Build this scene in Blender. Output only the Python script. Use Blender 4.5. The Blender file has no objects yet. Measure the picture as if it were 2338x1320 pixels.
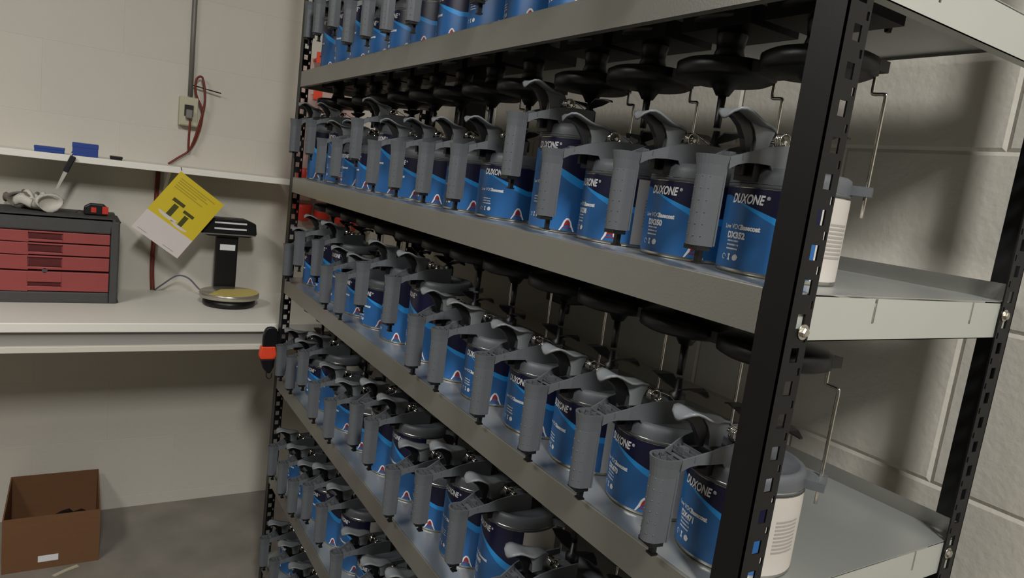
import bpy, math, random
from mathutils import Vector, Matrix
random.seed(7)
C = bpy.context.scene.collection
sc = bpy.context.scene
PI = math.pi
G = 0.70            # everything below is laid out in fitted units; one unit is 0.70 m

# ------------------------------------------------------------------ camera, world, lights, exposure
camd = bpy.data.cameras.new('camera'); cam = bpy.data.objects.new('camera', camd); C.objects.link(cam)
RX = (0.5175391, 0.8461000, 0.1275462); DN = (0.1940728, 0.0291051, -0.9805553); FW = (-0.8333600, 0.5322290, -0.1491420)
cam.matrix_world = Matrix(((RX[0], -DN[0], -FW[0], 2.65275 * G), (RX[1], -DN[1], -FW[1], -0.66011 * G),
                           (RX[2], -DN[2], -FW[2], 0.13271 * G), (0, 0, 0, 1)))
camd.sensor_width = 36.0; camd.lens = 1580.1 / 2338 * 36.0; camd.clip_start = 0.02
sc.camera = cam

w = bpy.data.worlds.new('world'); sc.world = w; w.use_nodes = True
w.node_tree.nodes['Background'].inputs[0].default_value = (0.86, 0.93, 1.0, 1)
w.node_tree.nodes['Background'].inputs[1].default_value = 0.025

def area(name, loc, target, sx, sy, power, col=(1, .985, .95)):
    l = bpy.data.lights.new(name, 'AREA'); l.shape = 'RECTANGLE'; l.size = sx * G; l.size_y = sy * G
    l.energy = power * G * G; l.color = col
    o = bpy.data.objects.new(name, l); C.objects.link(o); o.location = Vector(loc) * G
    d = Vector(target) - Vector(loc); o.rotation_euler = d.to_track_quat('-Z', 'Y').to_euler()
    return o
area('ceiling_lamp_near', (4.25, -.75, 2.30), (3.2, -.2, 0), .35, 1.2, 150)
area('hanging_lamp_middle', (1.5, -1.9, 1.22), (1.5, -1.9, -1), 1.3, .35, 40)
sc.view_settings.view_transform = 'Standard'; sc.view_settings.look = 'None'
sc.view_settings.gamma = 1.0; sc.view_settings.use_curve_mapping = False
sc.view_settings.exposure = 0.0

# ------------------------------------------------------------------ key dimensions (fitted units)
L, D, PW, PT = 2.185, 0.528, 0.040, 0.0022
T = 0.055                                  # height of the shelf lips
ZS = [0.433, 0.0545, -0.3247, -0.6975, -1.0838, -1.462]
FLOOR, CEIL = -1.59, 2.45
XW, YW = -0.80, 0.608                      # left wall plane, back wall plane
DZ = -0.545                                # bench top height

# ------------------------------------------------------------------ materials
def lin(c):
    return tuple(((v / 255) / 12.92 if v / 255 <= .04045 else ((v / 255 + .055) / 1.055) ** 2.4) for v in c) + (1,)
def mat(name, rgb, rough=.5, metal=0., var=0., scale=30., bump=0., bscale=200., spec=.5, trans=0., alpha=1., stretch=None, ior=1.45):
    m = bpy.data.materials.new(name); m.use_nodes = True; nt = m.node_tree; b = nt.nodes['Principled BSDF']
    col = lin(rgb); b.inputs['Base Color'].default_value = col
    b.inputs['Roughness'].default_value = rough; b.inputs['Metallic'].default_value = metal
    b.inputs['Specular IOR Level'].default_value = spec; b.inputs['IOR'].default_value = ior
    b.inputs['Transmission Weight'].default_value = trans; b.inputs['Alpha'].default_value = alpha
    tc = nt.nodes.new('ShaderNodeTexCoord'); src = tc.outputs['Object']
    if stretch:
        mp = nt.nodes.new('ShaderNodeMapping'); mp.inputs['Scale'].default_value = stretch
        nt.links.new(src, mp.inputs['Vector']); src = mp.outputs['Vector']
    n = nt.nodes.new('ShaderNodeTexNoise'); n.inputs['Scale'].default_value = scale; n.inputs['Detail'].default_value = 4
    nt.links.new(src, n.inputs['Vector'])
    if var > 0:
        mx = nt.nodes.new('ShaderNodeMix'); mx.data_type = 'RGBA'
        mx.inputs[6].default_value = tuple(v * (1 - var) for v in col[:3]) + (1,)
        mx.inputs[7].default_value = tuple(min(1, v * (1 + var)) for v in col[:3]) + (1,)
        nt.links.new(n.outputs['Fac'], mx.inputs[0]); nt.links.new(mx.outputs[2], b.inputs['Base Color'])
    if bump > 0:
        n2 = nt.nodes.new('ShaderNodeTexNoise'); n2.inputs['Scale'].default_value = bscale; n2.inputs['Detail'].default_value = 3
        nt.links.new(src, n2.inputs['Vector'])
        bp = nt.nodes.new('ShaderNodeBump'); bp.inputs['Strength'].default_value = bump; bp.inputs['Distance'].default_value = .002
        nt.links.new(n2.outputs['Fac'], bp.inputs['Height']); nt.links.new(bp.outputs['Normal'], b.inputs['Normal'])
    return m
M = {}
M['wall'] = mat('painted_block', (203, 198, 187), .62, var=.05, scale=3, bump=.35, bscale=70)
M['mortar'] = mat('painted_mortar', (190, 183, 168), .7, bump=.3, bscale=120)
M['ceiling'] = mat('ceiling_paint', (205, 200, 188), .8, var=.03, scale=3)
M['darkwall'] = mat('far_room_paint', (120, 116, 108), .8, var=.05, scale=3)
M['floor'] = mat('worn_concrete', (132, 126, 117), .5, var=.45, scale=5, bump=.25, bscale=60)
M['steel'] = mat('galvanised_lip_shaded', (140, 139, 133), .34, .6, var=.10, scale=6, bump=.08, bscale=300)  # darker copy of the shelf metal, dimmer light on the lips painted in
M['deck'] = mat('galvanised_deck', (178, 181, 179), .36, .6, var=.10, scale=5)
M['endlip_lit'] = mat('galvanised_end_lit', (186, 189, 181), .42, .25, var=.06, scale=5)  # lighter copy of the shelf metal, brightness of lamp-facing ends painted in
M['post'] = mat('black_post_paint', (19, 18, 20), .42, .0, var=.15, scale=40, bump=.02, bscale=400, spec=.35)
M['zinc'] = mat('zinc_bolt', (200, 196, 186), .25, 1, bump=.05)
M['chrome'] = mat('chrome_wire', (215, 212, 205), .14, 1, bump=.02)
M['tin'] = mat('tinplate', (190, 188, 182), .22, 1, var=.05, scale=20)
M['blue'] = mat('blue_label', (40, 95, 152), .36, var=.05, scale=12)
M['navy'] = mat('navy_label', (17, 18, 50), .36, var=.05, scale=12)
M['sky'] = mat('light_blue_label', (40, 142, 214), .36, var=.04, scale=12)
M['white'] = mat('white_print', (225, 226, 228), .45, var=.02)
M['paper'] = mat('pale_paper_label', (196, 190, 182), .5, var=.05, scale=18)
M['print'] = mat('grey_print', (158, 153, 148), .5, var=.2, scale=400)
M['redp'] = mat('red_print', (150, 32, 38), .45, var=.03)
M['grey'] = mat('grey_plastic', (88, 91, 95), .42, var=.05, scale=25, bump=.12, bscale=700)
M['leverg'] = mat('lever_grey_plastic', (118, 122, 125), .38, var=.04, scale=25)
M['greyd'] = mat('inner_grey_plastic', (80, 83, 86), .5, var=.06, scale=25)
M['black'] = mat('black_plastic', (13, 13, 15), .4, var=.1, scale=30, bump=.06, bscale=300)
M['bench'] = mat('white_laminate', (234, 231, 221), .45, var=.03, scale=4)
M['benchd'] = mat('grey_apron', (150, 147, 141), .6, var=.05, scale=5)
M['benchl'] = mat('light_trim', (215, 210, 198), .5, var=.03, scale=5)
M['card'] = mat('cardboard', (112, 78, 50), .8, var=.1, scale=8, bump=.15, bscale=150, stretch=(1, 1, 8))
M['yellow'] = mat('yellow_card', (214, 190, 40), .5, var=.03, scale=8)
M['ywhite'] = mat('white_card', (214, 205, 202), .5, var=.02)
M['olive'] = mat('olive_print', (72, 72, 22), .5, var=.1, scale=60)
M['olivel'] = mat('faint_print', (176, 156, 38), .5, var=.03)
M['tbox'] = mat('dark_grey_plastic', (70, 69, 68), .6, var=.15, scale=14, bump=.2, bscale=250)
M['tred'] = mat('red_drawer_plastic', (150, 68, 66), .5, var=.10, scale=14, bump=.1, bscale=250)
M['tred_shade'] = mat('shaded_red_recess', (84, 20, 22), .6, var=.1, scale=14)  # drawer red darkened, recess shade put into the colour
M['cloth'] = mat('white_cloth', (205, 200, 190), .9, var=.1, scale=40, bump=.5, bscale=300)
M['clothg'] = mat('grey_cloth', (116, 110, 102), .9, var=.15, scale=40, bump=.5, bscale=300)
M['orange'] = mat('orange_plastic', (232, 74, 42), .45, var=.06, scale=20)
M['red'] = mat('red_plastic', (205, 52, 38), .45, var=.06, scale=20)
M['clear'] = mat('clear_tube', (236, 205, 196), .15, alpha=.38, var=.01)
M['bluebox'] = mat('blue_carton', (28, 62, 140), .5, var=.05, scale=20)
M['cream'] = mat('cream_box_plastic', (186, 182, 156), .5, var=.05, scale=20)
M['cable'] = mat('dark_red_cable', (112, 44, 30), .5, var=.1, scale=20)
M['cableg'] = mat('grey_cable', (92, 94, 112), .5, var=.05)
M['conduit'] = mat('grey_conduit', (120, 118, 112), .5, .3, var=.1, scale=20)
M['pale'] = mat('scale_pan_steel', (190, 184, 172), .28, .7, var=.06, scale=20)
M['ypaper'] = mat('pale_yellow_sheet', (214, 196, 112), .5, var=.05, scale=20)
M['pink'] = mat('crumpled_paper', (150, 100, 92), .8, var=.2, scale=20, bump=.4, bscale=60)
M['blade'] = mat('grey_blade', (190, 188, 180), .35, .4, var=.05, scale=20)

# ------------------------------------------------------------------ mesh builder
class MB:
    def __init__(s): s.v = []; s.f = []; s.m = []; s.sm = []
    def add(s, vs, fs, mi=0, smooth=False):
        b = len(s.v); s.v += [tuple(v) for v in vs]
        for f in fs: s.f.append(tuple(b + i for i in f)); s.m.append(mi); s.sm.append(smooth)
        return s
    def box(s, x0, x1, y0, y1, z0, z1, mi=0):
        vs = [(x, y, z) for x in (x0, x1) for y in (y0, y1) for z in (z0, z1)]
        return s.add(vs, [(0, 1, 3, 2), (4, 6, 7, 5), (0, 4, 5, 1), (2, 3, 7, 6), (0, 2, 6, 4), (1, 5, 7, 3)], mi)
    def lathe(s, prof, n=24, c=(0, 0, 0), mi=0, axis='z', smooth=True, a0=0, a1=2 * PI, capends=True):
        vs = []; closed = abs(a1 - a0 - 2 * PI) < 1e-6; k = n if closed else n + 1
        for r, z in prof:
            for i in range(k):
                a = a0 + (a1 - a0) * i / n
                p = (r * math.cos(a), r * math.sin(a), z)
                if axis == 'x': p = (p[2], p[0], p[1])
                if axis == 'y': p = (p[0], p[2], p[1])
                vs.append((p[0] + c[0], p[1] + c[1], p[2] + c[2]))
        fs = []
        for j in range(len(prof) - 1):
            for i in range(n):
                i2 = (i + 1) % k
                fs.append((j * k + i, j * k + i2, (j + 1) * k + i2, (j + 1) * k + i))
        s.add(vs, fs, mi, smooth)
        if capends and closed:
            if prof[0][0] > 1e-5: s.f.append(tuple(len(s.v) - len(vs) + i for i in reversed(range(k)))); s.m.append(mi); s.sm.append(False)
            if prof[-1][0] > 1e-5: s.f.append(tuple(len(s.v) - k + i for i in range(k))); s.m.append(mi); s.sm.append(False)
        return s
    def tube(s, pts, r, n=8, mi=0):
        pts = [Vector(p) for p in pts]; vs = []; fs = []; up = None
        for i, p in enumerate(pts):
            t = (pts[min(i + 1, len(pts) - 1)] - pts[max(i - 1, 0)]).normalized()
            if up is None: up = t.cross(Vector((0, 0, 1))) if abs(t.z) < .9 else t.cross(Vector((1, 0, 0)))
            up = (up - t * up.dot(t)).normalized(); b = t.cross(up)
            rr = r[i] if isinstance(r, (list, tuple)) else r
            for k in range(n):
                a = 2 * PI * k / n; vs.append(p + (up * math.cos(a) + b * math.sin(a)) * rr)
        for i in range(len(pts) - 1):
            for k in range(n):
                k2 = (k + 1) % n; fs.append((i * n + k, i * n + k2, (i + 1) * n + k2, (i + 1) * n + k))
        s.add(vs, fs, mi, True)
        b0 = len(s.v) - len(vs)
        s.f.append(tuple(b0 + k for k in reversed(range(n)))); s.m.append(mi); s.sm.append(False)
        s.f.append(tuple(len(s.v) - n + k for k in range(n))); s.m.append(mi); s.sm.append(False)
        return s
    def prism(s, poly, a, b, plane='yz', mi=0, smooth=False):
        def P(u, v, t):
            return {'yz': (t, u, v), 'xz': (u, t, v), 'xy': (u, v, t)}[plane]
        n = len(poly); vs = [P(u, v, a) for u, v in poly] + [P(u, v, b) for u, v in poly]
        s.add(vs, [(i, (i + 1) % n, n + (i + 1) % n, n + i) for i in range(n)], mi, smooth)
        s.add(vs[:n], [tuple(range(n))], mi); s.add(vs[n:], [tuple(reversed(range(n)))], mi)
        return s
    def patch(s, t0, t1, za, zb, r, mi=0, n=16):
        vs = []
        for i in range(n + 1):
            t = t0 + (t1 - t0) * i / n; a = math.radians(t); x, y = r * math.cos(a), r * math.sin(a)
            vs += [(x, y, za(t) if callable(za) else za), (x, y, zb(t) if callable(zb) else zb)]
        return s.add(vs, [(2 * i, 2 * i + 2, 2 * i + 3, 2 * i + 1) for i in range(n)], mi, True)
    def mesh(s, name, mats):
        me = bpy.data.meshes.new(name); me.from_pydata(s.v, [], s.f)
        for m in mats: me.materials.append(M[m] if isinstance(m, str) else m)
        me.polygons.foreach_set('material_index', s.m); me.polygons.foreach_set('use_smooth', s.sm); me.update()
        return me
    def build(s, name, mats, parent=None, loc=None, fixn=True):
        if isinstance(mats, str): mats = [mats]
        me = s.mesh(name, mats)
        if fixn:
            import bmesh
            bm = bmesh.new(); bm.from_mesh(me); bmesh.ops.remove_doubles(bm, verts=bm.verts, dist=1e-6)
            bmesh.ops.recalc_face_normals(bm, faces=bm.faces); bm.to_mesh(me); bm.free()
        return link(name, me, parent, loc)
def link(name, me, parent=None, loc=None, rot=None):
    o = bpy.data.objects.new(name, me); C.objects.link(o)
    if parent is not None: o.parent = parent
    if loc is not None: o.location = loc
    if rot is not None: o.rotation_euler = rot
    return o
def bevel(o, wd=.003, seg=2):
    b = o.modifiers.new('bevel', 'BEVEL'); b.width = wd; b.segments = seg; b.limit_method = 'ANGLE'; b.angle_limit = .6
    return o
def thing(name, label, cat, loc=(0, 0, 0), rz=0, group=None):
    o = bpy.data.objects.new(name, None); C.objects.link(o); o.empty_display_size = .05
    o.location = loc; o.rotation_euler = (0, 0, rz); o['label'] = label; o['category'] = cat
    if group: o['group'] = group
    return o
def tag(o, label, cat, group=None):
    o['label'] = label; o['category'] = cat
    if group: o['group'] = group
    return o
def struct(o, label=None, cat=None):
    o['kind'] = 'structure'
    if label: o['label'] = label
    if cat: o['category'] = cat
    return o
def smooth_path(pts, k=6):
    out = []; P = [Vector(p) for p in pts]; P = [P[0] * 2 - P[1]] + P + [P[-1] * 2 - P[-2]]
    for i in range(1, len(P) - 2):
        for j in range(k):
            t = j / k; a, b, c, d = P[i - 1:i + 3]
            out.append(.5 * ((2 * b) + (c - a) * t + (2 * a - 5 * b + 4 * c - d) * t * t + (3 * b - a - 3 * c + d) * t ** 3))
    out.append(P[-2]); return out
def text_mesh(body, size, bold=0., shear=0., align='LEFT'):
    cu = bpy.data.curves.new('t', 'FONT'); cu.body = body; cu.size = size; cu.offset = bold; cu.shear = shear
    cu.align_x = align; cu.resolution_u = 3; cu.space_character = 1.0
    o = bpy.data.objects.new('t', cu); C.objects.link(o)
    bpy.context.view_layer.update()
    me = bpy.data.meshes.new_from_object(o.evaluated_get(bpy.context.evaluated_depsgraph_get()))
    vs = [tuple(v.co) for v in me.vertices]; fs = [tuple(p.vertices) for p in me.polygons]
    bpy.data.objects.remove(o); bpy.data.curves.remove(cu); bpy.data.meshes.remove(me)
    return vs, fs

# ------------------------------------------------------------------ the room
CH, CW = .285, .56        # block course height and block length
struct(MB().box(XW - .2, 5.8, -4.2, YW + .2, FLOOR - .1, FLOOR).build('floor', 'floor'), 'stained bare concrete floor below the rack', 'floor')
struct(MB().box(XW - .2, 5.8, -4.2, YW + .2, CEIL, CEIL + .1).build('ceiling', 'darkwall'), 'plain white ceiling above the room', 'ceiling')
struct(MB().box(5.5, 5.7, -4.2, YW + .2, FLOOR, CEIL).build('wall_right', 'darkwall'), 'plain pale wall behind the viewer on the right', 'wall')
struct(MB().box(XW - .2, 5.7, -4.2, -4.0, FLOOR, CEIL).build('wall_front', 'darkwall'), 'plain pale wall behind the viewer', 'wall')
wl = struct(MB().box(XW - .2, XW - .0004, -4.0, YW + .2, FLOOR, CEIL).build('wall_left', 'mortar'), 'cream painted block wall behind the white bench', 'wall')
wb = struct(MB().box(XW - .2, 5.5, YW + .0004, YW + .2, FLOOR, CEIL).build('wall_back', 'mortar'), 'cream painted block wall behind the shelving rack', 'wall')
def block_mesh(wd, ht, axis):
    dp = .0022 if axis == 'x' else .0000
    # block face w x h with chamfered edge, lying in the wall plane, 2.5 mm proud of the joint
    e = .0065 if axis == 'x' else .0012; g = .0; x0, x1, z0, z1 = g, wd - g, g, ht - g
    base = [(x0, 0, z0), (x1, 0, z0), (x1, 0, z1), (x0, 0, z1)]
    top = [(x0 + e, -.0006 - dp, z0 + e), (x1 - e, -.0006 - dp, z0 + e), (x1 - e, -.0006 - dp, z1 - e), (x0 + e, -.0006 - dp, z1 - e)]
    back = [(x0, .02, z0), (x1, .02, z0), (x1, .02, z1), (x0, .02, z1)]
    vs = back + base + top
    if axis == 'y': vs = [(-b, a, c) for a, b, c in vs]
    m = MB().add(vs, [(0, 1, 5, 4), (1, 2, 6, 5), (2, 3, 7, 6), (3, 0, 4, 7), (4, 5, 9, 8), (5, 6, 10, 9), (6, 7, 11, 10), (7, 4, 8, 11), (8, 9, 10, 11)])
    if axis == 'y': m.f = [tuple(reversed(f)) for f in m.f]
    return m.mesh('concrete_block', ['wall'])
_bm = {}
def lay(axis, a0, a1, joint, zj, parent):
    k = math.floor((FLOOR - zj) / CH); z = zj + k * CH
    while z < CEIL - .01:
        zz0, zz1 = max(z, FLOOR), min(z + CH, CEIL)
        if zz1 - zz0 > .03:
            a = joint + (CW / 2 if (round((z - zj) / CH) % 2) else 0); a -= math.ceil((a - a0) / CW) * CW
            while a < a1 - .001:
                b0, b1 = max(a, a0), min(a + CW, a1)
                if b1 - b0 > .03:
                    key = (axis, round(b1 - b0, 3), round(zz1 - zz0, 3))
                    if key not in _bm: _bm[key] = block_mesh(b1 - b0, zz1 - zz0, axis)
                    link('concrete_block', _bm[key], parent, (b0, YW, zz0) if axis == 'x' else (XW, b0, zz0))
                a += CW
        z += CH
lay('x', XW, 4.0, 2.09, -.285, wb)
lay('y', -3.0, YW, .036, -.109, wl)

# ------------------------------------------------------------------ shelving rack
rack = thing('shelving_rack', 'tall boltless shelving rack with black slotted posts and galvanised steel shelves', 'rack', (0, 0, FLOOR))
rack_off = -FLOOR   # rack's children are given in world heights
def grid_plate(us, vs_, holes, fn):
    """thin plate with rectangular holes: us, vs_ are cut lines, holes a set of (i, j); fn maps u, v, side to a point"""
    m = MB(); nu, nv = len(us) - 1, len(vs_) - 1
    for i in range(nu):
        for j in range(nv):
            if (i, j) in holes: continue
            q = [(us[i], vs_[j]), (us[i + 1], vs_[j]), (us[i + 1], vs_[j + 1]), (us[i], vs_[j + 1])]
            m.add([fn(*p, 0) for p in q], [(0, 1, 2, 3)]); m.add([fn(*p, 1) for p in q], [(3, 2, 1, 0)])
            for (di, dj, a, b) in ((-1, 0, 3, 0), (1, 0, 1, 2), (0, -1, 0, 1), (0, 1, 2, 3)):
                ii, jj = i + di, j + dj
                if not (0 <= ii < nu and 0 <= jj < nv) or (ii, jj) in holes:
                    m.add([fn(*q[a], 0), fn(*q[b], 0), fn(*q[b], 1), fn(*q[a], 1)], [(0, 1, 2, 3)])
    return m
PITCH, ZTOP = .0388, 1.15
def post(x, y, sx, sy, lab=None):
    # corner at (x, y); flanges run by sx along X and by sy along Y
    z0 = FLOOR; us = [0, .0135, .0165, .0275, .0305, .0335, PW]   # side flange: squares in the middle, small holes near the free edge
    us = [0, .0150, .0285, .0325, .0370, PW]
    vs_ = [z0]; holes = set(); zc = .256 - 47 * PITCH
    while zc < ZTOP - .05:
        for a, kind in ((zc - .0195, 's'), (zc, 'q')):
            h = .0045 if kind == 's' else .0085
            if a - h > vs_[-1] + .001 and a - h > z0 + .01:
                vs_ += [a - h, a + h]; holes.add((1 if kind == 'q' else 3, len(vs_) - 2))
        zc += PITCH
    vs_.append(ZTOP)
    side = grid_plate(us, vs_, holes, lambda u, v, s: (x - sx * 0 + (0 if s == 0 else sx * PT), y + sy * u, v - z0))
    front = MB().box(min(x, x + sx * PW), max(x, x + sx * PW), min(y, y + sy * PT), max(y, y + sy * PT), 0, ZTOP - z0)
    side.v += []; b = len(side.v); side.v += front.v; side.f += [tuple(b + i for i in f) for f in front.f]; side.m += front.m; side.sm += front.sm
    o = side.build('post', 'post', rack)
    return o
p_near = post(L, 0, -1, 1); post(0, 0, 1, 1); post(L, D, -1, -1); post(0, D, 1, -1)
def bolt(x, y, z, par):
    b = MB().lathe([(.0062, 0), (.0062, .0035), (.0045, .005)], 6, (x, y, z - FLOOR), axis='x', smooth=False)
    b.lathe([(.009, -.001), (.009, .0006)], 16, (x, y, z - FLOOR), axis='x'); b.build('bolt', 'zinc', par)
e = .0012
for k, z in enumerate(ZS):
    zz = z - FLOOR
    sh = MB()
    sh.box(.003, L - .004, .003, D - .003, zz - e, zz)
    sh.build('shelf', 'deck', rack)
    s2 = rack.children[-1] if False else [c for c in C.objects if c.parent == rack][-1]
    f = MB(); f.prism([(e * 1.5, zz), (.0018, zz), (.0006, zz - .0007), (0, zz - .0020), (0, zz - T), (e * 1.5, zz - T)], PW + .001, L - PW - .001, 'yz')                      # front lip and its return flange
    f.box(PW + .001, L - PW - .001, e, .014, zz - T, zz - T + e)
    f.box(.005, PW + .001, .0035, .0035 + e, zz - T, zz); f.box(L - PW - .001, L - .005, .0035, .0035 + e, zz - T, zz)
    f.build('front_lip', 'steel', s2)
    r = MB(); r.box(.004, L - .004, D - e - .002, D - .002, zz - .006, zz + .025); r.build('rear_lip', 'steel', s2)
    for xa, s in ((L - .0035, 1), (.0035, -1)):                                      # end lips cut by two short slots
        m = MB(); xa0, xa1 = (xa - e, xa) if s > 0 else (xa, xa + e)
        ys = [.0045, .165, .1705, .405, .4105, D - .0045]
        for q in (0, 2, 4): m.box(xa0, xa1, ys[q], ys[q + 1], zz - T, zz - .003)
        for q in (1, 3): m.box(xa0, xa1, ys[q], ys[q + 1], zz - T, zz - .034)
        m.box(xa0 - (.014 if s > 0 else 0), xa1 + (0 if s > 0 else .014), .0045, D - .0045, zz - T, zz - T + e)
        m.build('end_lip', 'endlip_lit', s2)
    for yy in (.0285, D - .0285): bolt(L + .001, yy, z - .043 if yy < .1 else z - .02, rack)

# ------------------------------------------------------------------ paint cans with pouring lids
R0 = .0770
def wrap(vs, th, z0, r): return [(r * math.cos(math.radians(th) + v[0] / r), r * math.sin(math.radians(th) + v[0] / r), z0 + v[1]) for v in vs]
def can_body(h):
    m = MB(); m.lathe([(.072, .003), (.0772, 0), (.0774, .003), (R0, .0050), (R0, h - .005), (.0772, h - .003), (.0772, h), (.070, h)], 40)
    return m.mesh('can_body', ['tin'])
def can_label(h):
    m = MB(); r = R0 + .0003; k = h / .118
    zl = lambda t: max(.066, .101 - .026 * max(0, (t + 118) / 62)) * k            # underside of the navy field
    zs = lambda t: zl(t) - .0100 * max(0, min(1, (t + 108) / 55)) * k
    m.patch(-200, -20, .0055, zs, r, 0, 36); m.patch(-200, -20, zs, zl, r, 1, 36); m.patch(-200, -20, zl, h - .0065, r, 2, 36)
    m.patch(-20, 160, .0055, h - .0065, r, 3, 28)
    for i in range(9):                                                            # grey small print block on the pale back panel
        m.patch(-8, 22, h * .30 + i * .0052 * k, h * .30 + i * .0052 * k + .0028, r + .0003, 4, 6)
    return m.mesh('paper_label', ['blue', 'sky', 'navy', 'paper', 'print'])
def emblem(h):
    m = MB(); r = R0 + .0007
    out = [(-.0145, 0), (.0145, 0), (.0100, .009), (.0068, .018), (.0025, .0235), (-.0025, .0235), (-.0068, .018), (-.0100, .009)]
    m.add(wrap([(a, b) for a, b in out], -46, .0055, r), [tuple(range(8))], 0)
    A = [(-.0060, .0095), (-.0025, .0095), (-.0012, .0125), (.0012, .0125), (.0025, .0095), (.0060, .0095), (.0042, .0160), (.0015, .0200), (-.0015, .0200), (-.0042, .0160)]
    m.add(wrap(A, -46, .0055, r + .0003), [tuple(range(10))], 1)
    m.add(wrap([(-.0075, .0055), (.0075, .0055), (.0075, .0070), (-.0075, .0070)], -46, .0055, r + .0003), [(0, 1, 2, 3)], 1)
    return m.mesh('emblem', ['white', 'redp'])
TM = {}
def tm(*a):
    if a not in TM: TM[a] = text_mesh(*a)
    return TM[a]
def lettering(h, code):
    m = MB(); r = R0 + .0009; k = h / .118; th = -100
    vs, fs = tm('DUXONE', .0168, .0005, .22); wd = max(v[0] for v in vs)
    m.add(wrap([(v[0] * .0520 / wd, v[1]) for v in vs], -111, h - .0262, r), fs)
    vs, fs = tm('\u00ae', .006, .0001, 0); m.add(wrap(vs, -111 + math.degrees(.0540 / r), h - .0195, r), fs)
    vs, fs = tm('Low VOC ', .0088, .0001, 0); vs2, fs2 = tm('Basecoat', .0088, .0005, 0)
    m.add(wrap([(v[0] * .90, v[1]) for v in vs], -117, .0575 * k, r), fs); m.add(wrap([(v[0] * .90, v[1]) for v in vs2], -117 + math.degrees(.0318 / r), .0575 * k, r), fs2)
    if code:
        vs, fs = tm(code, .0112, .0006, 0); m.add(wrap([(v[0] * .95, v[1]) for v in vs], -110, .0565 * k - .0110, r), fs)
    for j, n in enumerate((3, 4, 4)):                                             # three short lines too small to read
        x = .002; rr = random.Random(j * 7 + len(code or ''))
        while x < .023:
            d = rr.choice((.0009, .0013, .0018)); m.add(wrap([(x, 0), (x + d, 0), (x + d, .0021), (x, .0021)], -110, .0405 * k - j * .0052, r), [(0, 1, 2, 3)]); x += d + rr.choice((.0004, .0004, .0010))
    z = .016 * k
    ring = [(.003 + .0038 * math.cos(a), .004 + .0038 * math.sin(a)) for a in [i * PI / 7 for i in range(12)]]
    rin = [(.003 + .0028 * math.cos(a), .004 + .0028 * math.sin(a)) for a in [i * PI / 7 for i in range(12)]]
    m.add(wrap(ring + rin, -113, z, r), [(i, i + 1, 13 + i, 12 + i) for i in range(11)])
    m.add(wrap([(.0115, 0), (.0165, 0), (.0148, .0040), (.0165, .0085), (.0115, .0085), (.0132, .0040)], -113, z, r), [(0, 1, 2, 3, 4, 5)])
    m.add(wrap([(.0215, .001), (.025, 0), (.0285, .0015), (.0300, .0055), (.0265, .0090), (.0225, .0075), (.0205, .0045)], -113, z, r), [tuple(range(7))])
    return m.mesh('lettering', ['white'])
def collar_mesh():
    m = MB(); m.lathe([(.0770, .1125), (.0773, .116), (.0762, .128), (.0745, .1365), (.0700, .1395), (.066, .1385), (.063, .134), (.022, .134), (.019, .148), (.016, .150), (.001, .150)], 40)
    # raised spout shoulder on the handle side and rear catch tab
    m.prism([(-.052, .128), (-.030, .128), (-.016, .158), (-.040, .160)], -.024, .024, 'yz')
    m.prism([(.040, .060), (.066, .030), (.088, .048), (.066, .080)], .119, .131, 'xy')
    return m.mesh('lid_collar', ['grey'])
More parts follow.
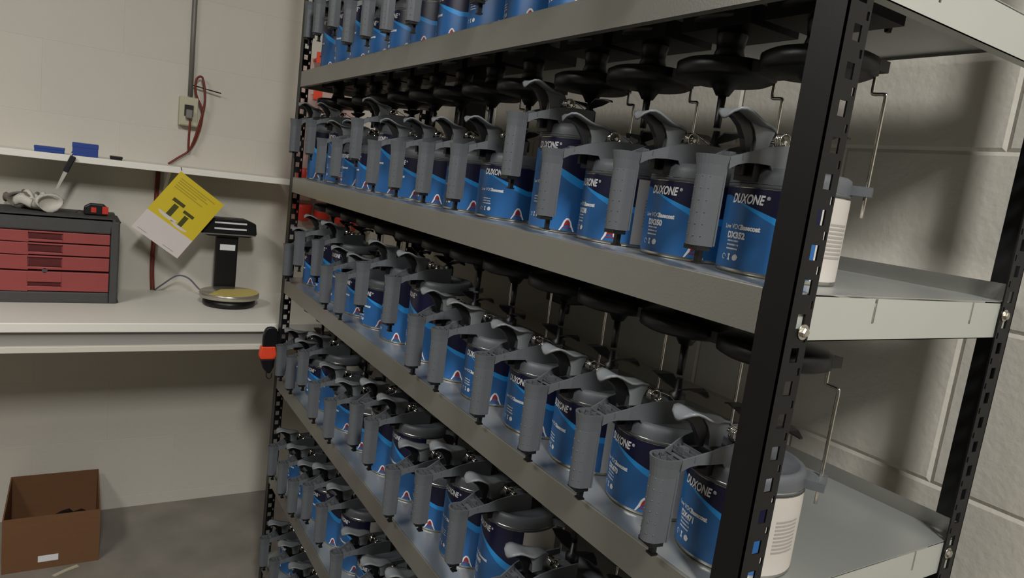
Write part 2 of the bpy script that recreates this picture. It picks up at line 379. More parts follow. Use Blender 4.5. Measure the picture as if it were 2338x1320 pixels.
def handle_mesh():
    m = MB(); n = 12
    # grip: hollow D column, outline in plan
    def outline(rx, y0, yb):
        return [(rx * math.cos(a), y0 - rx * 1.02 * math.sin(a)) for a in [PI - PI * i / n for i in range(n + 1)]] + [(rx, yb), (-rx, yb)]
    ztop = .1450
    lev = [(.0142, .0320), (.0145, .060), (.0150, .120), (.0165, .1330), (.0188, ztop)]
    rings = []
    for rx, z in lev: rings.append([(x, y, z) for x, y in outline(rx, -.1175, -.1035)])
    inner = [[(x, y, z) for x, y in outline(.0160, -.1175, -.1040)] for z in (ztop, .1385)]
    allr = rings + inner; k = len(rings[0]); vs = [p for r in allr for p in r]; fs = []
    for j in range(len(allr) - 1):
        for i in range(k): fs.append((j * k + i, j * k + (i + 1) % k, (j + 1) * k + (i + 1) % k, (j + 1) * k + i))
    m.add(vs, fs, 0, False); m.add(rings[0], [tuple(range(k))]); m.add(inner[-1], [tuple(range(k))], 1)
    # arm: two side walls that deepen towards the lid, curved inner corner over the hand gap
    top = [(-.1030, .1452), (-.092, .1490), (-.082, .1530), (-.066, .1590), (-.050, .1640), (-.025, .1690), (.004, .1700)]
    low = [(.004, .1125), (-.036, .1125), (-.039, .128), (-.043, .137), (-.046, .1415), (-.066, .1415), (-.082, .1400), (-.092, .1370), (-.1030, .1300)]
    for s in (-1, 1):
        def xo(y): return .0185 + .0110 * max(0, min(1, (y + .103) / .038))
        poly = top + low; vs = [(s * xo(y), y, z) for y, z in poly] + [(s * (xo(y) - .0028), y, z) for y, z in poly]; q = len(poly)
        m.add(vs, [(i, (i + 1) % q, q + (i + 1) % q, q + i) for i in range(q)]); m.add(vs[:q], [tuple(range(q))]); m.add(vs[q:], [tuple(range(q))])
    # floor of the arm with a black patch painting in a shaded well, and cross ribs in the grip mouth
    m.prism([(-.1030, .1365), (-.080, .1435), (-.062, .1455), (-.062, .1430), (-.080, .1410), (-.1030, .1345)], -.0175, .0175, 'yz', 1)
    m.prism([(-.022, -.090), (.022, -.090), (.0275, -.070), (.0275, -.028), (-.0275, -.028), (-.0275, -.070)], .1425, .1445, 'xy', 1)
    m.prism([(-.017, -.064), (.017, -.064), (.020, -.036), (-.020, -.036)], .1445, .1455, 'xy', 2)
    for yy in (-.088, -.079, -.070): m.box(-.0235, .0235, yy, yy + .0016, .1430, .1500, 1)
    m.prism([(-.040, .1500), (.002, .1600), (.002, .1440), (-.040, .1420)], -.0270, .0270, 'yz', 1)
    for y in (-.125, -.114, -.104): m.box(-.0135, .0135, y, y + .0016, .136, .1440, 1)
    m.box(-.001, .001, -.130, -.104, .136, .1440, 1)
    m.box(-.0155, .0155, -.1045, -.1020, .0330, .1420)          # flat inner face of the grip
    m.box(-.008, .002, -.090, -.080, .145, .1530, 1)
    m.box(-.016, .016, -.060, -.030, .1200, .1440, 2); m.box(-.006, .006, -.070, -.058, .1260, .1440, 2)  # black blocks paint in the dark void round the lid mechanism
    for col in (35, 75, 115, 150):                               # raised grip dots
        for i in range(7):
            z = .044 + i * .0148; a = math.radians(180 + col); rr = .0148; x, y = rr * math.cos(a), -.1175 + rr * 1.02 * math.sin(a)
            nx, ny = math.cos(a), math.sin(a); d = .0011
            m.add([(x + nx * .0012, y + ny * .0012, z), (x - ny * d, y + nx * d, z), (x + ny * d, y - nx * d, z), (x, y, z + d), (x, y, z - d)], [(0, 1, 3), (0, 3, 2), (0, 2, 4), (0, 4, 1)])
    m.v = [(x, y - .0265 * max(0, min(1, -y / .03)), z) for x, y, z in m.v]
    return m.mesh('handle', ['grey', 'greyd', 'black'])
def cap_mesh():
    m = MB(); m.box(-.0125, .0125, -.127, -.106, .0262, .0322); m.box(-.006, .002, -.113, -.106, .010, .0265); m.box(-.008, .004, -.115, -.1045, .0085, .011)
    m.v = [(x, y - .0265, z) for x, y, z in m.v]
    return m.mesh('grip_catch', ['black'])
def lever_mesh():
    m = MB()
    P = [(-.1215, .1985, .004), (-.119, .2045, .0105), (-.110, .2090, .0145), (-.098, .2100, .0160), (-.086, .2080, .0168), (-.072, .2035, .0175), (-.056, .1990, .0170), (-.038, .1968, .0135), (-.018, .1965, .0095), (.002, .1935, .0070), (.008, .1895, .0060)]
    # top and bottom sheets with a raised rim feel: 5 columns
    sq = lambda y: y
    P = [(sq(y), z, w_) for y, z, w_ in P]
    cols = (-1, -.6, 0, .6, 1); vs = []; dn = .0032
    for y, z, wd in P:
        for c in cols: vs.append((c * wd * 1.3, y, z - .0014 * (1 - c * c) * 1.0 + .0008))
    nb = len(vs); vs += [(x, y + .0006, z - dn) for x, y, z in vs]; fs = []; q = len(P)
    for i in range(q - 1):
        for j in range(4):
            a = i * 5 + j; fs += [(a, a + 1, a + 6, a + 5), (nb + a + 5, nb + a + 6, nb + a + 1, nb + a)]
        fs += [(i * 5, i * 5 + 5, nb + i * 5 + 5, nb + i * 5), (i * 5 + 9, i * 5 + 4, nb + i * 5 + 4, nb + i * 5 + 9)]
    for j in range(4): fs += [(j + 1, j, nb + j, nb + j + 1), ((q - 1) * 5 + j, (q - 1) * 5 + j + 1, nb + (q - 1) * 5 + j + 1, nb + (q - 1) * 5 + j)]
    m.add(vs, fs, 0, True)
    # black web painting in the shaded hollow under the pad, and the curved neck that drops into the arm
    neck = [(-.062, .1975), (-.050, .1880), (-.042, .1760), (-.040, .1600), (-.008, .1600), (-.006, .1720), (.004, .1880), (.002, .1930), (-.020, .1950), (-.040, .1955)]
    m.prism(neck, -.0070, .0070, 'yz', 0)
    shade_web = [(-.114, .2010), (-.100, .1975), (-.084, .1900), (-.068, .1750), (-.060, .1600), (-.050, .1600), (-.046, .1800), (-.052, .1950), (-.072, .2010), (-.090, .2055)]
    shade_web = [(sq(y), z) for y, z in shade_web]
    m.prism(shade_web, -.0045, .0045, 'yz', 1)
    m.v = [(x, -.134 + (y - .023 + .1445) * .66, z - .004) for x, y, z in m.v]
    return m.mesh('thumb_lever', ['leverg', 'black'])
def spring_mesh():
    m = MB(); pts = []
    for i in range(61):
        a = 2 * PI * i / 15; pts.append((.0110 + .0110 * i / 60, .000 + .0100 * math.cos(a), .183 + .0100 * math.sin(a)))
    m.tube(pts, .0011, 6); m.tube([(.022, .0000, .193), (.017, .03, .1820), (.012, .055, .1640)], .0009, 6)
    m.tube([(-.014, .004, .183), (.018, .004, .183)], .0028, 8)
    m.v = [(x, y - .045, z - .009) for x, y, z in m.v]
    return m.mesh('spring', ['chrome'])
def fork_mesh():
    m = MB()
    m.lathe([(.013, .150), (.013, .172), (.007, .176), (.005, .196)], 12, (0, .012, .0))
    for s in (-1, 1):                                              # two leaf shaped wings of the stirrer dog
        vs = []
        for (d, wd, z) in ((.006, .004, .178), (.020, .012, .184), (.034, .014, .190), (.050, .008, .190), (.062, .002, .186)):
            for c in (-1, 1): vs.append((s * d * 1.1, .012 + c * wd * 1.15, z + .002))
        n = 5; b = len(vs); vs += [(x, y, z - .002) for x, y, z in vs]
        fs = [(2 * i, 2 * i + 1, 2 * i + 3, 2 * i + 2) for i in range(n - 1)] + [(b + 2 * i, b + 2 * i + 1, b + 2 * i + 3, b + 2 * i + 2) for i in range(n - 1)]
        fs += [(2 * i, 2 * i + 2, b + 2 * i + 2, b + 2 * i) for i in range(n - 1)] + [(2 * i + 1, 2 * i + 3, b + 2 * i + 3, b + 2 * i + 1) for i in range(n - 1)] + [(0, 1, b + 1, b), (8, 9, b + 9, b + 8)]
        m.add(vs, fs)
    return m.mesh('stirrer_fork', ['black'])
HQ, HT = .118, .178
ME = {'body': {0: can_body(HQ), 1: can_body(HT)}, 'label': {0: can_label(HQ), 1: can_label(HT)}, 'emb': emblem(HQ),
      'collar': collar_mesh(), 'handle': handle_mesh(), 'cap': cap_mesh(), 'lever': lever_mesh(), 'spring': spring_mesh(), 'fork': fork_mesh()}
LET = {}
SHELFN = ['topmost shelf', 'second shelf down', 'third shelf down', 'fourth shelf down', 'fifth shelf down', 'lowest shelf']
ORD = ['first', 'second', 'third', 'fourth', 'fifth', 'sixth', 'seventh', 'eighth', 'ninth', 'tenth', 'eleventh', 'twelfth', 'thirteenth', 'fourteenth', 'fifteenth']
def paint_can(x, y, z, tall, rz, lrot, code, label, group, dark=False):
    t = thing('paint_can', label, 'paint can', (x, y, z), rz, group)
    h = HT if tall else HQ; dz = h - HQ
    link('can_body', ME['body'][tall], t)
    lb = link('paper_label', ME['label'][tall], t, (0, 0, 0), (0, 0, math.radians(lrot)))
    if (tall, code) not in LET: LET[(tall, code)] = lettering(h, code)
    link('lettering', LET[(tall, code)], lb)['kind'] = 'stuff'; link('emblem', ME['emb'], lb)
    link('lid_collar', ME['collar'], t, (0, 0, dz))
    hd = link('handle', ME['handle'], t, (0, 0, dz)); link('grip_catch', ME['cap'], hd)
    lv = link('thumb_lever', ME['lever'], t, (0, 0, dz)); link('spring', ME['spring'], lv)
    link('stirrer_fork', ME['fork'], t, (0, 0, dz))
    return t
# (can x, grip x, can y, tall)
CANS = {
 0: [(.165, .207, .11, 1), (.325, .328, .11, 1), (.485, .490, .11, 1), (.643, .643, .11, 0), (.800, .795, .11, 0), (.957, .937, .11, 0), (1.115, 1.101, .11, 0), (1.272, 1.27, .11, 1), (1.430, 1.418, .11, 0), (1.588, 1.59, .11, 1), (1.745, 1.74, .11, 1), (1.902, 1.90, .11, 0)],
 1: [(2.045, 2.032, .145, 0), (1.889, 1.869, .145, 0), (1.722, 1.672, .145, 0), (1.563, 1.556, .145, 1), (1.345, 1.343, .145, 0), (1.181, 1.181, .145, 0), (1.022, 1.011, .145, 0), (.864, .843, .145, 0), (.706, .689, .145, 1), (.545, .513, .145, 0), (.387, .351, .145, 0), (.230, .216, .145, 1), (.078, .108, .118, 1)],
 2: [(2.079, 2.063, .118, 0), (1.922, 1.902, .12, 0), (1.762, 1.764, .12, 0), (1.602, 1.590, .12, 0), (1.422, 1.395, .12, 0), (1.264, 1.281, .12, 0), (1.106, 1.124, .12, 1), (.930, .916, .12, 1), (.770, .746, .12, 0), (.612, .611, .12, 0), (.454, .488, .12, 1), (.292, .283, .12, 1), (.132, .149, .12, 0)],
 3: [(2.06, 2.05, .12, 0), (1.903, 1.90, .12, 0), (1.737, 1.735, .12, 0), (1.572, 1.566, .12, 1), (1.409, 1.403, .12, 1), (1.248, 1.243, .12, 0), (1.090, 1.084, .12, 1), (.932, .964, .12, 1), (.766, .757, .12, 0), (.604, .589, .12, 0), (.446, .446, .12, 1), (.288, .303, .12, 0), (.130, .155, .12, 0)],
 4: [(1.25, 1.25, .12, 1), (1.09, 1.09, .12, 0), (.932, .928, .12, 0), (.774, .766, .12, 1), (.616, .619, .12, 1), (.458, .454, .12, 0), (.300, .309, .12, 0), (.142, .155, .12, 0)],
 5: [(.61, .61, .12, 0), (.453, .45, .12, 0), (.296, .30, .12, 0), (.138, .140, .12, 0)]}
SPEC = {(1, 0): ('DX352', 1), (1, 1): ('DX350', 3), (1, 2): ('DX338', -9), (1, 3): (None, 8), (1, 4): (None, 26), (1, 5): (None, 14),
        (2, 0): ('DX471', -7), (2, 1): ('DX470', -9), (2, 2): (None, -8), (2, 6): (None, -8), (3, 3): ('DX485', -6)}
rnd = random.Random(3)
for s in CANS:
    cans = sorted(CANS[s], key=lambda c: -c[0])
    for i, (x, gx, y, tl) in enumerate(CANS[s]):
        j = [c[0] for c in cans].index(x)
        code, lr = SPEC.get((s, i), (None, rnd.uniform(-12, 16)))
        rz = math.asin((gx - x) / .157)
        size = 'tall' if tl else 'short'
        if code: lab = '%s blue paint can marked %s with grey pouring lid on the %s' % (size, code, SHELFN[s])
        else: lab = '%s blue paint can, %s from the near post on the %s' % (size, ORD[j], SHELFN[s])
        t = paint_can(x, y, ZS[s] + .0002, tl, rz, lr - math.degrees(rz), code, lab, 'paint cans on the ' + SHELFN[s])

# ------------------------------------------------------------------ stirrer drives hanging under each shelf
SHAFT = [MB().lathe([(.0065, -.120), (.0055, -.165), (.0055, -.176)], 12).mesh('drive_shaft', ['black']), MB().lathe([(.0065, -.110), (.0055, -.118), (.0055, -.121)], 12).mesh('drive_shaft', ['black'])]
def drive(x, y, zu, big, tall, label, group):
    t = thing('stirrer_drive', label, 'stirrer drive', (x, y, zu), 0, group)
    if ('mount', big) not in ME:
        R = .074 if big else .054
        ME[('mount', big)] = MB().lathe([(.030, 0), (.030, -.014), (R * .80, -.016), (R * .80, -.026), (R * .60, -.030), (.024, -.034), (.020, -.060), (.026, -.080)], 24).mesh('pulley', ['black'])
        m = MB().lathe([(.026, -.078), (R * .9, -.082), (R, -.086), (R, -.103), (R * .86, -.108), (.024, -.110), (.016, -.118), (.010, -.128)], 28)
        m.box(-.040 if not big else -.062, .050 if not big else .070, -.045, .060, -.040, -.012)
        m.box(R * .5, R - .006, .006, .050, -.100, -.086); m.box(-R * 1.12, -R * .4, -.030, .030, -.104, -.088)
        ME[('disc', big)] = m.mesh('drive_plate', ['black'])
        ME[('rod', big)] = MB().tube(smooth_path([(.054, .046, -.100), (.054, .046, -.122), (.057, .046, -.126), (.070, .046, -.127), (.073, .046, -.131), (.073, .046, -.16), (.073, .046, -.285)], 5), .0024, 8).mesh('crank_rod', ['chrome'])
        ME[('shaft', big)] = 1
    link('pulley', ME[('mount', big)], t); link('drive_plate', ME[('disc', big)], t)
    link('drive_shaft', SHAFT[tall], t); link('crank_rod', ME[('rod', big)], t)
    return t
for s in range(1, 6):
    zu = ZS[s - 1] - .0014
    for i, (x, gx, y, tl) in enumerate(sorted(CANS[s], key=lambda c: -c[0])):
        if False: continue
        drive(x, y + .012, zu, True, tl, 'black stirrer drive over the %s can from the near post, above the %s' % (ORD[i], SHELFN[s]), 'stirrer drives above the ' + SHELFN[s])
for s, x in ((2, 1.385), (1, .80), (3, 1.38)):
    z1 = ZS[s - 1] - .0014
    m = thing('drive_motor', 'black boxy drive motor under the shelf above the ' + SHELFN[s], 'motor', (x, .30, z1))
    bevel(MB().box(-.034, .034, -.034, .034, -.175, -.012).build('motor_body', 'black', m), .004)
    MB().box(-.045, .045, -.045, .045, -.012, 0).build('mounting_plate', 'black', m)
    MB().lathe([(.012, -.200), (.012, -.175)], 12).build('motor_shaft', 'black', m)

# ------------------------------------------------------------------ bench, wall shelf and what is on them
b = thing('workbench', 'white laminate workbench along the left wall with grey recessed apron', 'bench', (XW, 0, FLOOR))
zz = DZ - FLOOR
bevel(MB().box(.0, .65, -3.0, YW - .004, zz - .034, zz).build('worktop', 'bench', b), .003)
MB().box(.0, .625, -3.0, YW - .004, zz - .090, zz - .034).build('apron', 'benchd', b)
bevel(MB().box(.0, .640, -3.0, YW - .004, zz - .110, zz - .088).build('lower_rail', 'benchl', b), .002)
for y in (-2.9, .45): MB().box(.05, .11, y, y + .06, 0, zz - .11).build('leg', 'benchl', b)
sh = thing('wall_shelf', 'long narrow white shelf board fixed to the left wall above the bench', 'shelf', (XW, 0, 0.0))
bevel(MB().box(0, .24, -3.0, .14, -.002, .024).build('shelf_board', 'bench', sh), .002)
for y in (-1.4, -.35): MB().prism([(0, -.002), (.20, -.002), (0, -.10)], y, y + .012, 'xz').build('bracket', 'benchl', sh)
SZ = .0242
def carton(x, y0, y1, h, m, label):
    t = thing('carton' if m == 'bluebox' else 'small_box', label, 'box', (x, (y0 + y1) / 2, SZ)); wd = (y1 - y0) / 2
    bevel(MB().box(-.03, .03, -wd, wd, 0, h * .72).build('box_body', m, t), .0015)
    bevel(MB().box(-.031, .031, -wd - .001, wd + .001, h * .72 - .004, h).build('lid', m, t), .0015)
carton(-.60, -.812, -.716, .022, 'bluebox', 'flat blue carton on the wall shelf, left of the taller blue one')
carton(-.60, -.690, -.604, .050, 'bluebox', 'taller blue carton on the wall shelf beside the hanging putty knife')
carton(-.60, -.562, -.520, .014, 'black', 'tiny black box on the wall shelf right of the blue cartons')
k = thing('putty_knife', 'black handled putty knife hanging from the wall shelf above the toolbox', 'knife', (-.551, -.690, .010))
k.rotation_euler = (math.radians(-22), 0, 0)
bevel(MB().box(0, .012, -.010, .010, -.055, .012).build('handle', 'black', k), .003)
MB().prism([(-.006, -.055), (.008, -.055), (.006, -.125), (-.002, -.132)], .004, .007, 'yz').build('blade', 'blade', k)
MB().tube([(.006, -.004, .012), (.003, -.012, .026)], .0015, 6).build('hook', 'zinc', k)

card = thing('safety_card', 'yellow and white card with a bolt picture hanging by one corner from the wall shelf', 'card', (-.5575, -.307, .008))
# local card frame: u along the short top edge, v along the long side
U = Vector((0, .8168, -.5769)); V = Vector((0, -.5769, -.8168))
def cp(u, v, d=0): q = U * u + V * v; return (d, q.y, q.z)
def cquad(m, u0, u1, v0, v1, d, th, mi): 
    P = [(u0, v0), (u1, v0), (u1, v1), (u0, v1)]
    m.add([cp(a, c, d) for a, c in P] + [cp(a, c, d + th) for a, c in P], [(0, 1, 2, 3), (7, 6, 5, 4), (0, 4, 5, 1), (1, 5, 6, 2), (2, 6, 7, 3), (3, 7, 4, 0)], mi)
m = MB(); cquad(m, 0, .2155, 0, .203, 0, .0012, 0); cquad(m, 0, .2155, .203, .298, 0, .0012, 1); m.build('sheet', ['yellow', 'ywhite'], card)
m = MB()
def boltpic(u, v, s):
    def q(a, c, d_, e_, mi): cquad(m, u + a * s, u + c * s, v + d_ * s, v + e_ * s, .0013, .0002, mi)
    q(-.55, .55, 0, .30, 0); q(-.30, .30, .30, .42, 1); q(-.22, .22, .42, 1.5, 0)
    P = [(-.9 + .12 * i, 1.5 + .28 * math.sqrt(max(0, 1 - ((-.9 + .12 * i) / .9) ** 2))) for i in range(16)]
    pts = [cp(u + a * s, v + c * s, .0014) for a, c in P]
    m.add(pts, [tuple(range(16))], 2)
boltpic(.075, .100, .050); boltpic(.135, .118, .044)
P2 = [cp(.030 + .11 * i / 10, .192 + .010 * math.sin(PI * i / 10), .0015) for i in range(11)] + [cp(.140 - .11 * i / 10, .188 + .006 * math.sin(PI * (10 - i) / 10), .0015) for i in range(11)]
m.build('bolt_picture', ['olive', 'yellow', 'ywhite'], card)
m = MB()
for i, (u0, u1, v0) in enumerate(((.02, .185, .020), (.02, .150, .030), (.02, .165, .040), (.02, .120, .052), (.02, .155, .062))): cquad(m, u0, u1, v0, v0 + .0045, .0013, .0001, 0)
for u0, u1 in ((.018, .060), (.135, .185)): cquad(m, u0, u1, .284, .2865, .0013, .0001, 1)
m.build('printed_lines', ['olivel', 'print'], card)['kind'] = 'stuff'
MB().tube([(.003, .002, .004), (.0, .001, .010), (-.004, 0, .016)], .0015, 6).build('pin', 'black', card)

s = thing('digital_scale', 'black and silver digital mixing scale with raised display standing on the bench', 'scale', (-.50, -.095, DZ))
MB().lathe([(.104, .004), (.108, .010), (.106, .030), (.060, .034)], 36).build('base', 'black', s)
for a in (.6, 2.2, 3.9, 5.5): MB().lathe([(.012, 0), (.012, .006)], 10, (.085 * math.cos(a), .085 * math.sin(a), 0)).build('foot', 'black', s)
MB().lathe([(.100, .034), (.118, .036), (.122, .040), (.122, .056), (.119, .060), (.001, .060)], 40).build('weighing_pan', 'pale', s)
m = MB(); m.prism([(.119 * math.cos(a), .119 * math.sin(a)) for a in [-.9 + i * .17 for i in range(19)]] + [(-.04, -.03)], .0602, .0610, 'xy'); m.build('yellow_sheet', 'ypaper', s)
c = bevel(MB().box(-.165, -.128, -.046, .046, .0, .305).build('column', 'black', s), .005)
MB().box(-.1278, -.1268, -.030, .034, .222, .248).build('column_sticker', 'white', c)
MB().box(-.17, -.08, -.05, .05, .008, .032).build('column_foot', 'black', s)
hd = MB(); hd.prism([(-.118, .300), (-.108, .350), (-.070, .366), (.070, .366), (.112, .350), (.118, .300), (.085, .286), (-.085, .286)], -.185, -.100, 'yz')
h_ = bevel(hd.build('display_head', 'black', s), .005)
for z in (.318, .344): MB().box(-.0995, -.0985, -.062, .072, z, z + .007).build('display_strip', 'white', h_)
MB().prism([(-.112, .294), (.112, .294), (.112, .299), (-.112, .299)], -.1, -.094, 'yz').build('head_rim', 'conduit', h_)

# toolbox
tx, ty0, ty1, th = -.485, -1.010, -.521, .330
t = thing('toolbox', 'dark grey toolbox with four red drawers standing on the bench', 'toolbox', (tx, (ty0 + ty1) / 2, DZ))
hw = (ty1 - ty0) / 2
m = MB(); m.box(-.26, -.025, -hw, hw, 0, th)
m.box(-.025, 0, -hw, -hw + .030, 0, th); m.box(-.025, 0, hw - .030, hw, 0, th); m.box(-.025, 0, -hw + .03, hw - .03, 0, .044); m.box(-.025, 0, -hw + .03, hw - .03, th - .052, th)
m.prism([(-.26, th), (.0, th), (-.012, th + .012), (-.24, th + .014)], -hw + .012, hw - .012, 'xz')
bevel(m.build('case', 'tbox', t), .006)
for (z0, z1) in ((.047, .122), (.130, .182), (.187, .231), (.236, .276)):
    d = thing('drawer', '', '', (0, 0, 0)); del d['label']; del d['category']; bpy.data.objects.remove(d)
    m = MB(); a = .055; zr = z0 + (z1 - z0) * .50; zt_ = z1 - .006 if z1 - z0 < .06 else z0 + .034
    zb_ = z0 + .010
    if z1 - z0 > .06: zb_ = z0 + .018
    m.box(-.02, .004, -hw + .033, -a, z0, z1); m.box(-.02, .004, a, hw - .033, z0, z1)
    m.box(-.02, .004, -a, a, zt_, z1); m.box(-.02, .004, -a, a, z0, zb_); m.box(-.02, -.006, -a, a, zb_, zt_)
    dr = bevel(m.build('drawer', 'tred', t), .0022)
    MB().box(-.0058, -.004, -a + .004, a - .004, zb_ + .001, zt_ - .001).build('recess_shade', 'tred_shade', dr)  # dark sheet standing in for shade at the back of the finger hollow
MB().lathe([(.010, 0), (.009, .004)], 12, (.0, .0, .126), axis='x').build('latch', 'tbox', t)
zt = DZ + th + .0145
# glove on the toolbox
def glove(x, y, z, rz, mk, label, sc_=1.):
    t = thing('work_glove', label, 'glove', (x, y, z), rz)
    m = MB()
    ring = []
    secs = [(.000, .042, .020), (.012, .040, .021), (.035, .034, .015), (.060, .040, .014), (.085, .042, .012), (.100, .036, .009)]
    n = 18; vs = []
    rr = random.Random(5)
    for (d, a, c) in secs:
        for i in range(n):
            q = 2 * PI * i / n; w_ = 1 + .10 * math.sin(3 * q + d * 60)
            vs.append((a * math.cos(q) * w_, -d, c + c * math.sin(q) * w_ * .96))
    fs = [(j * n + i, j * n + (i + 1) % n, (j + 1) * n + (i + 1) % n, (j + 1) * n + i) for j in range(len(secs) - 1) for i in range(n)]
    inn = []
    for (d, a, c) in ((.001, .037, .0165), (.020, .034, .015)):
        for i in range(n): q = 2 * PI * i / n; inn.append((a * math.cos(q), -d, .020 + c * math.sin(q) * .9))
    b0 = len(vs); vs += inn
    fs += [(i, (i + 1) % n, b0 + (i + 1) % n, b0 + i) for i in range(n)] + [(b0 + i, b0 + (i + 1) % n, b0 + n + (i + 1) % n, b0 + n + i) for i in range(n)]
    fs += [tuple(b0 + n + i for i in range(n)), tuple((len(secs) - 1) * n + i for i in range(n))]
    m.add([tuple(q * sc_ for q in v) for v in vs], fs, 0, True); m.build('cuff_and_palm', mk, t)
    for (x0, dx, ln, up) in ((-.028, -.012, .055, .020), (-.010, -.004, .062, .010), (.009, .006, .058, .026), (.026, .016, .048, .012)):
        MB().tube([tuple(q * sc_ for q in p) for p in smooth_path([(x0, -.090, .012), (x0 + dx * .5, -.090 - ln * .5, .016 + up * .6), (x0 + dx, -.090 - ln, .010 + up * .4)], 4)], .0095 * sc_, 8).build('finger', mk, t)
    MB().tube([tuple(q * sc_ for q in p) for p in smooth_path([(.034, -.045, .014), (.056, -.065, .022), (.064, -.088, .016)], 4)], .0105 * sc_, 8).build('thumb', mk, t)
    t.scale = (1, 1, 1.55)
    return t
glove(-.535, -.755, zt, math.radians(-62), 'cloth', 'pale crumpled work glove with open cuff on top of the toolbox', 1.15)
glove(-.63, -.860, zt, math.radians(-100), 'clothg', 'grey work glove behind the pale one on the toolbox, at the picture edge')
g = thing('tape_measure', 'black tape measure with red patches on top of the toolbox', 'tape measure', (-.57, -.605, zt))
m = MB(); m.prism([(-.042, .004), (-.036, 0), (.040, 0), (.044, .010), (.042, .030), (.026, .044), (-.020, .044), (-.040, .030)], -.020, .020, 'yz'); bevel(m.build('case', 'black', g), .004)
bevel(MB().box(.0195, .0225, -.016, .002, .010, .030).build('red_patch', 'red', g), .001); bevel(MB().box(.0195, .0235, .022, .043, .006, .036).build('side_patch', 'red', g), .001)
MB().tube([(.0, -.044, .006), (-.01, -.055, .012), (.0, -.066, .004)], .002, 6).build('strap', 'black', g)

# outlet, conduit and cables
o = thing('outlet_box', 'cream electrical outlet box with a plug in it on the left wall', 'outlet', (XW + .0032, -.268, .262))
bevel(MB().box(0, .045, -.037, .037, -.062, .062).build('box_body', 'cream', o), .003)
MB().box(.045, .048, -.034, .034, -.058, .058).build('face_plate', 'cream', o)
MB().box(.048, .052, -.018, .018, -.020, .028).build('socket', 'black', o)
bevel(MB().box(.050, .078, -.013, .013, -.030, .008).build('plug', 'conduit', o), .004)
tag(MB().tube([(XW + .018, -.262, .331), (XW + .018, -.264, .60), (XW + .018, -.270, CEIL)], .0105, 12).build('conduit', 'conduit'), 'grey metal conduit running up the wall from the outlet box', 'pipe')
tag(MB().tube(smooth_path([(XW + .062, -.262, .228), (XW + .055, -.262, .12), (XW + .03, -.252, .10), (XW + .04, -.225, .20), (XW + .045, -.205, .32), (XW + .04, -.220, .415), (XW + .04, -.245, .400), (XW + .035, -.240, .34),
    (XW + .04, -.212, .27), (XW + .035, -.222, .18), (XW + .02, -.250, .10), (XW + .02, -.300, .055), (XW + .02, -.335, .0255)], 7), .0048, 8).build('power_cord', 'cable'), 'dark red power cord looped beside the outlet box down to the wall shelf', 'cord')
tag(MB().tube([(XW + .028, -.255, .378), (XW + .034, -.200, .370), (XW + .040, -.140, .362)], .0028, 6).build('tie_rod', 'black'), 'thin black rod sticking sideways from the conduit above the outlet box', 'rod')
m = MB(); 
for dy in (-.005, .005): m.tube(smooth_path([(XW + .015, -.372 + dy, -.003), (XW + .016, -.375 + dy, -.20), (XW + .018, -.378 + dy, -.42), (XW + .022, -.372 + dy, DZ + .006)], 6), .0045, 8)
tag(m.build('twin_cord', 'cable'), 'dark red twin cord running down the wall behind the yellow card', 'cord')
tag(MB().tube(smooth_path([(XW + .03, -.362, DZ + .006), (XW + .07, -.335, DZ + .04), (XW + .10, -.285, DZ + .085), (XW + .12, -.240, DZ + .080), (XW + .14, -.195, DZ + .035), (XW + .17, -.160, DZ + .012)], 6), .0035, 8).build('scale_cord', 'cableg'), 'grey cord arching from the wall to the digital scale', 'cord')

# red and clear cup dispensers behind the far end of the rack
DX = XW + .075
g = thing('cup_dispenser', 'wall mounted clear tube dispenser with red trays beyond the far rack post', 'dispenser', (DX, .30, -.20))
MB().box(-.0715, -.060, -.10, .22, .0, .80).build('back_panel', 'clear', g)
for y in (-.050, .045, .14):
    tb = MB().lathe([(.036, .13), (.036, .62), (.034, .62), (.034, .13), (.036, .13)], 24, (0, y, 0), capends=False).build('clear_tube', 'clear', g)
    MB().lathe([(.040, .222), (.042, .226), (.042, .275), (.040, .279), (.0365, .279), (.0365, .222)], 24, (0, y, 0), capends=False).build('red_collar', 'red', g)
    m = MB().lathe([(.028, .030), (.032, .034), (.044, .092), (.044, .108), (.040, .11)], 24, (0, y, 0)); m.build('red_funnel', 'red', g)
for y, z in ((-.035, .765), (-.035, .600)):
    a = bevel(MB().box(.040, .050, y - .020, y + .020, z, z + .050).build('orange_tag', 'orange', g), .002)
    MB().box(-.060, .040, y - .006, y + .006, z + .018, z + .028).build('tag_arm', 'red', g)
    if z > .7:
        m = MB(); m.box(.0502, .0506, y - .002, y + .002, z + .012, z + .030); m.prism([(y - .009, z + .028), (y + .009, z + .028), (y, z + .040)], .0502, .0506, 'yz'); m.build('arrow', 'black', a)
for (y, z) in ((.19, .01), (.235, .04), (.28, .02)):
    pass
# clear cup shelf pieces seen as red patches through the rack
g2 = thing('red_bin_rack', 'red plastic bins stacked behind the second shelf beyond the rack end', 'bin', (XW + .10, .50, -.20))
for i, (y, z, q) in enumerate(((-.02, .00, 1), (.045, .34, 1), (-.03, .34, 1))):
    m = MB(); m.lathe([(.028, 0), (.034, .07), (.031, .07), (.026, .004)], 20, (0, y, z), capends=False); m.lathe([(.026, .002), (.001, .002)], 20, (0, y, z), capends=False); m.build('bin', 'red', g2)
MB().box(-.097, -.036, -.09, .10, -.006, .46).build('bin_bracket', 'cream', g2)

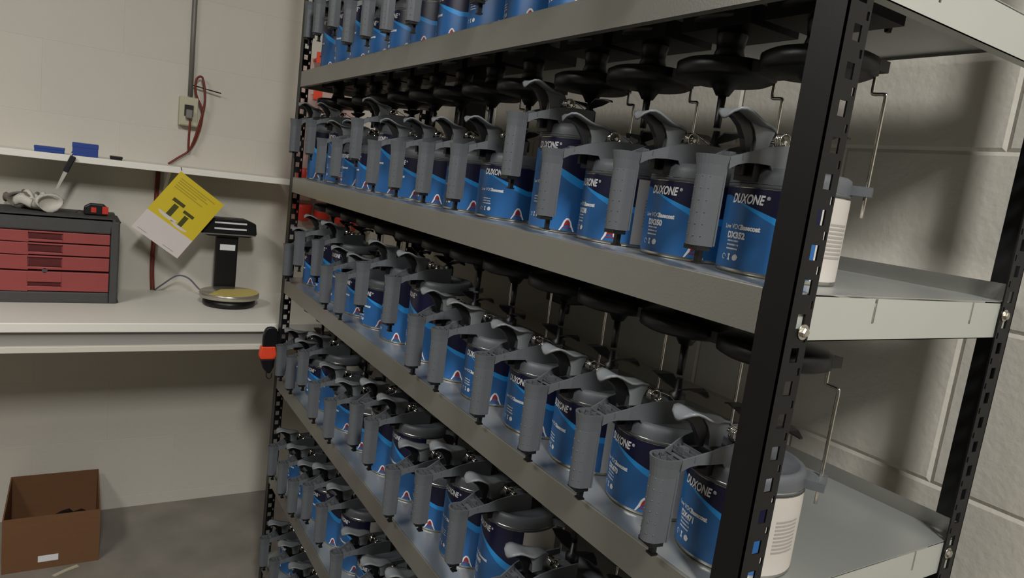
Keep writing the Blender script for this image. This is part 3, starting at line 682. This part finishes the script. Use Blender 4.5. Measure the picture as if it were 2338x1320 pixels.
# hand tool hung on the far front post
g = thing('clip_tool', 'black hand tool with an orange band hanging on the far front post', 'tool', (-.012, -.022, -.604))
def ov(y0, y1, z0, z1, n=20): return [((y0 + y1) / 2 + (y1 - y0) / 2 * math.copysign(abs(math.cos(a)) ** .7, math.cos(a)), (z0 + z1) / 2 + (z1 - z0) / 2 * math.copysign(abs(math.sin(a)) ** .8, math.sin(a))) for a in [2 * PI * i / n for i in range(n)]]
bevel(MB().prism(ov(-.030, .028, -.030, .080), -.012, .010, 'yz').build('upper_case', 'black', g), .004)
bevel(MB().prism([(-.040, -.034), (-.034, .004), (.018, .004), (.024, -.030), (.018, -.046), (-.034, -.046)], -.016, .014, 'yz').build('orange_band', 'orange', g), .004)
bevel(MB().prism([(-.034, -.046), (.020, -.046), (.018, -.080), (.006, -.104), (-.006, -.104), (-.022, -.084)], -.011, .009, 'yz').build('lower_case', 'black', g), .004)
MB().tube(smooth_path([(0, -.008, -.100), (0, -.004, -.122), (0, .010, -.126), (0, .014, -.104)], 4), .0018, 6).build('wrist_loop', 'black', g)

# small black clip under the topmost shelf beyond the near post
g = thing('shelf_clip', 'small black clip hanging under the near end of the topmost shelf', 'clip', (2.06, .27, ZS[0] - .0014))
MB().box(-.012, .012, -.012, .012, -.008, 0).build('clip_plate', 'black', g)
MB().prism([(-.006, -.008), (.006, -.008), (.003, -.030), (-.002, -.030)], -.004, .004, 'xz').build('clip_tongue', 'black', g)
MB().tube([(.012, 0, -.004), (.030, .006, -.006)], .003, 6).build('clip_pin', 'zinc', g)

# cardboard box on the floor
bx0, bx1, by0, by1, bh = -.76, -.362, -.874, -.552, .222
t = thing('cardboard_box', 'open brown cardboard box on the floor under the bench', 'box', (bx1, (by0 + by1) / 2, FLOOR))
hw = (by1 - by0) / 2; dp = bx0 - bx1; q = .005
MB().box(-q, 0, -hw, hw, 0, bh).build('front_panel', 'card', t); MB().box(dp, dp + q, -hw, hw, 0, bh).build('back_panel', 'card', t)
MB().box(dp + q, -q, -hw, -hw + q, 0, bh).build('side_panel', 'card', t); MB().box(dp + q, -q, hw - q, hw, 0, bh).build('side_panel', 'card', t)
MB().box(dp + q, -q, -hw + q, hw - q, 0, q).build('bottom_panel', 'card', t)
MB().box(.0002, .0008, -.045, .022, .030, .056).build('white_sticker', 'white', t)
def crumple(name, x, y, z, r, mk, label, cat, seed):
    rr = random.Random(seed); m = MB(); n, k = 10, 6; vs = []
    for j in range(k + 1):
        for i in range(n):
            a = 2 * PI * i / n; b_ = PI * j / k; q_ = r * (1 + rr.uniform(-.25, .25))
            vs.append((q_ * math.sin(b_) * math.cos(a) * 1.3, q_ * math.sin(b_) * math.sin(a) * 1.3, r * .62 + .6 * q_ * math.cos(b_)))
    m.add(vs, [(j * n + i, j * n + (i + 1) % n, (j + 1) * n + (i + 1) % n, (j + 1) * n + i) for j in range(k) for i in range(n)])
    o = m.build(name, mk); o.location = (x, y, z); return tag(o, label, cat)
crumple('crumpled_paper', -.50, -.70, FLOOR + .008, .075, 'pink', 'pinkish crumpled paper lying inside the open cardboard box', 'paper', 2)
crumple('waste_bag', -.64, -.66, FLOOR + .008, .060, 'black', 'dark crumpled bag inside the cardboard box at its back', 'bag', 4)
tag(MB().prism([(-.33, -.67), (-.30, -.71), (-.288, -.70), (-.318, -.655), (-.335, -.62), (-.352, -.628)], FLOOR + .0003, FLOOR + .0015, 'xy').build('paper_strip', 'cream'), 'narrow pale paper strip lying on the floor before the cardboard box', 'paper')

# ------------------------------------------------------------------ fitted units to metres
for o_ in list(C.objects):
    if o_.parent is None and o_.type not in ('CAMERA', 'LIGHT'):
        o_.location = o_.location * G; o_.scale = o_.scale * G
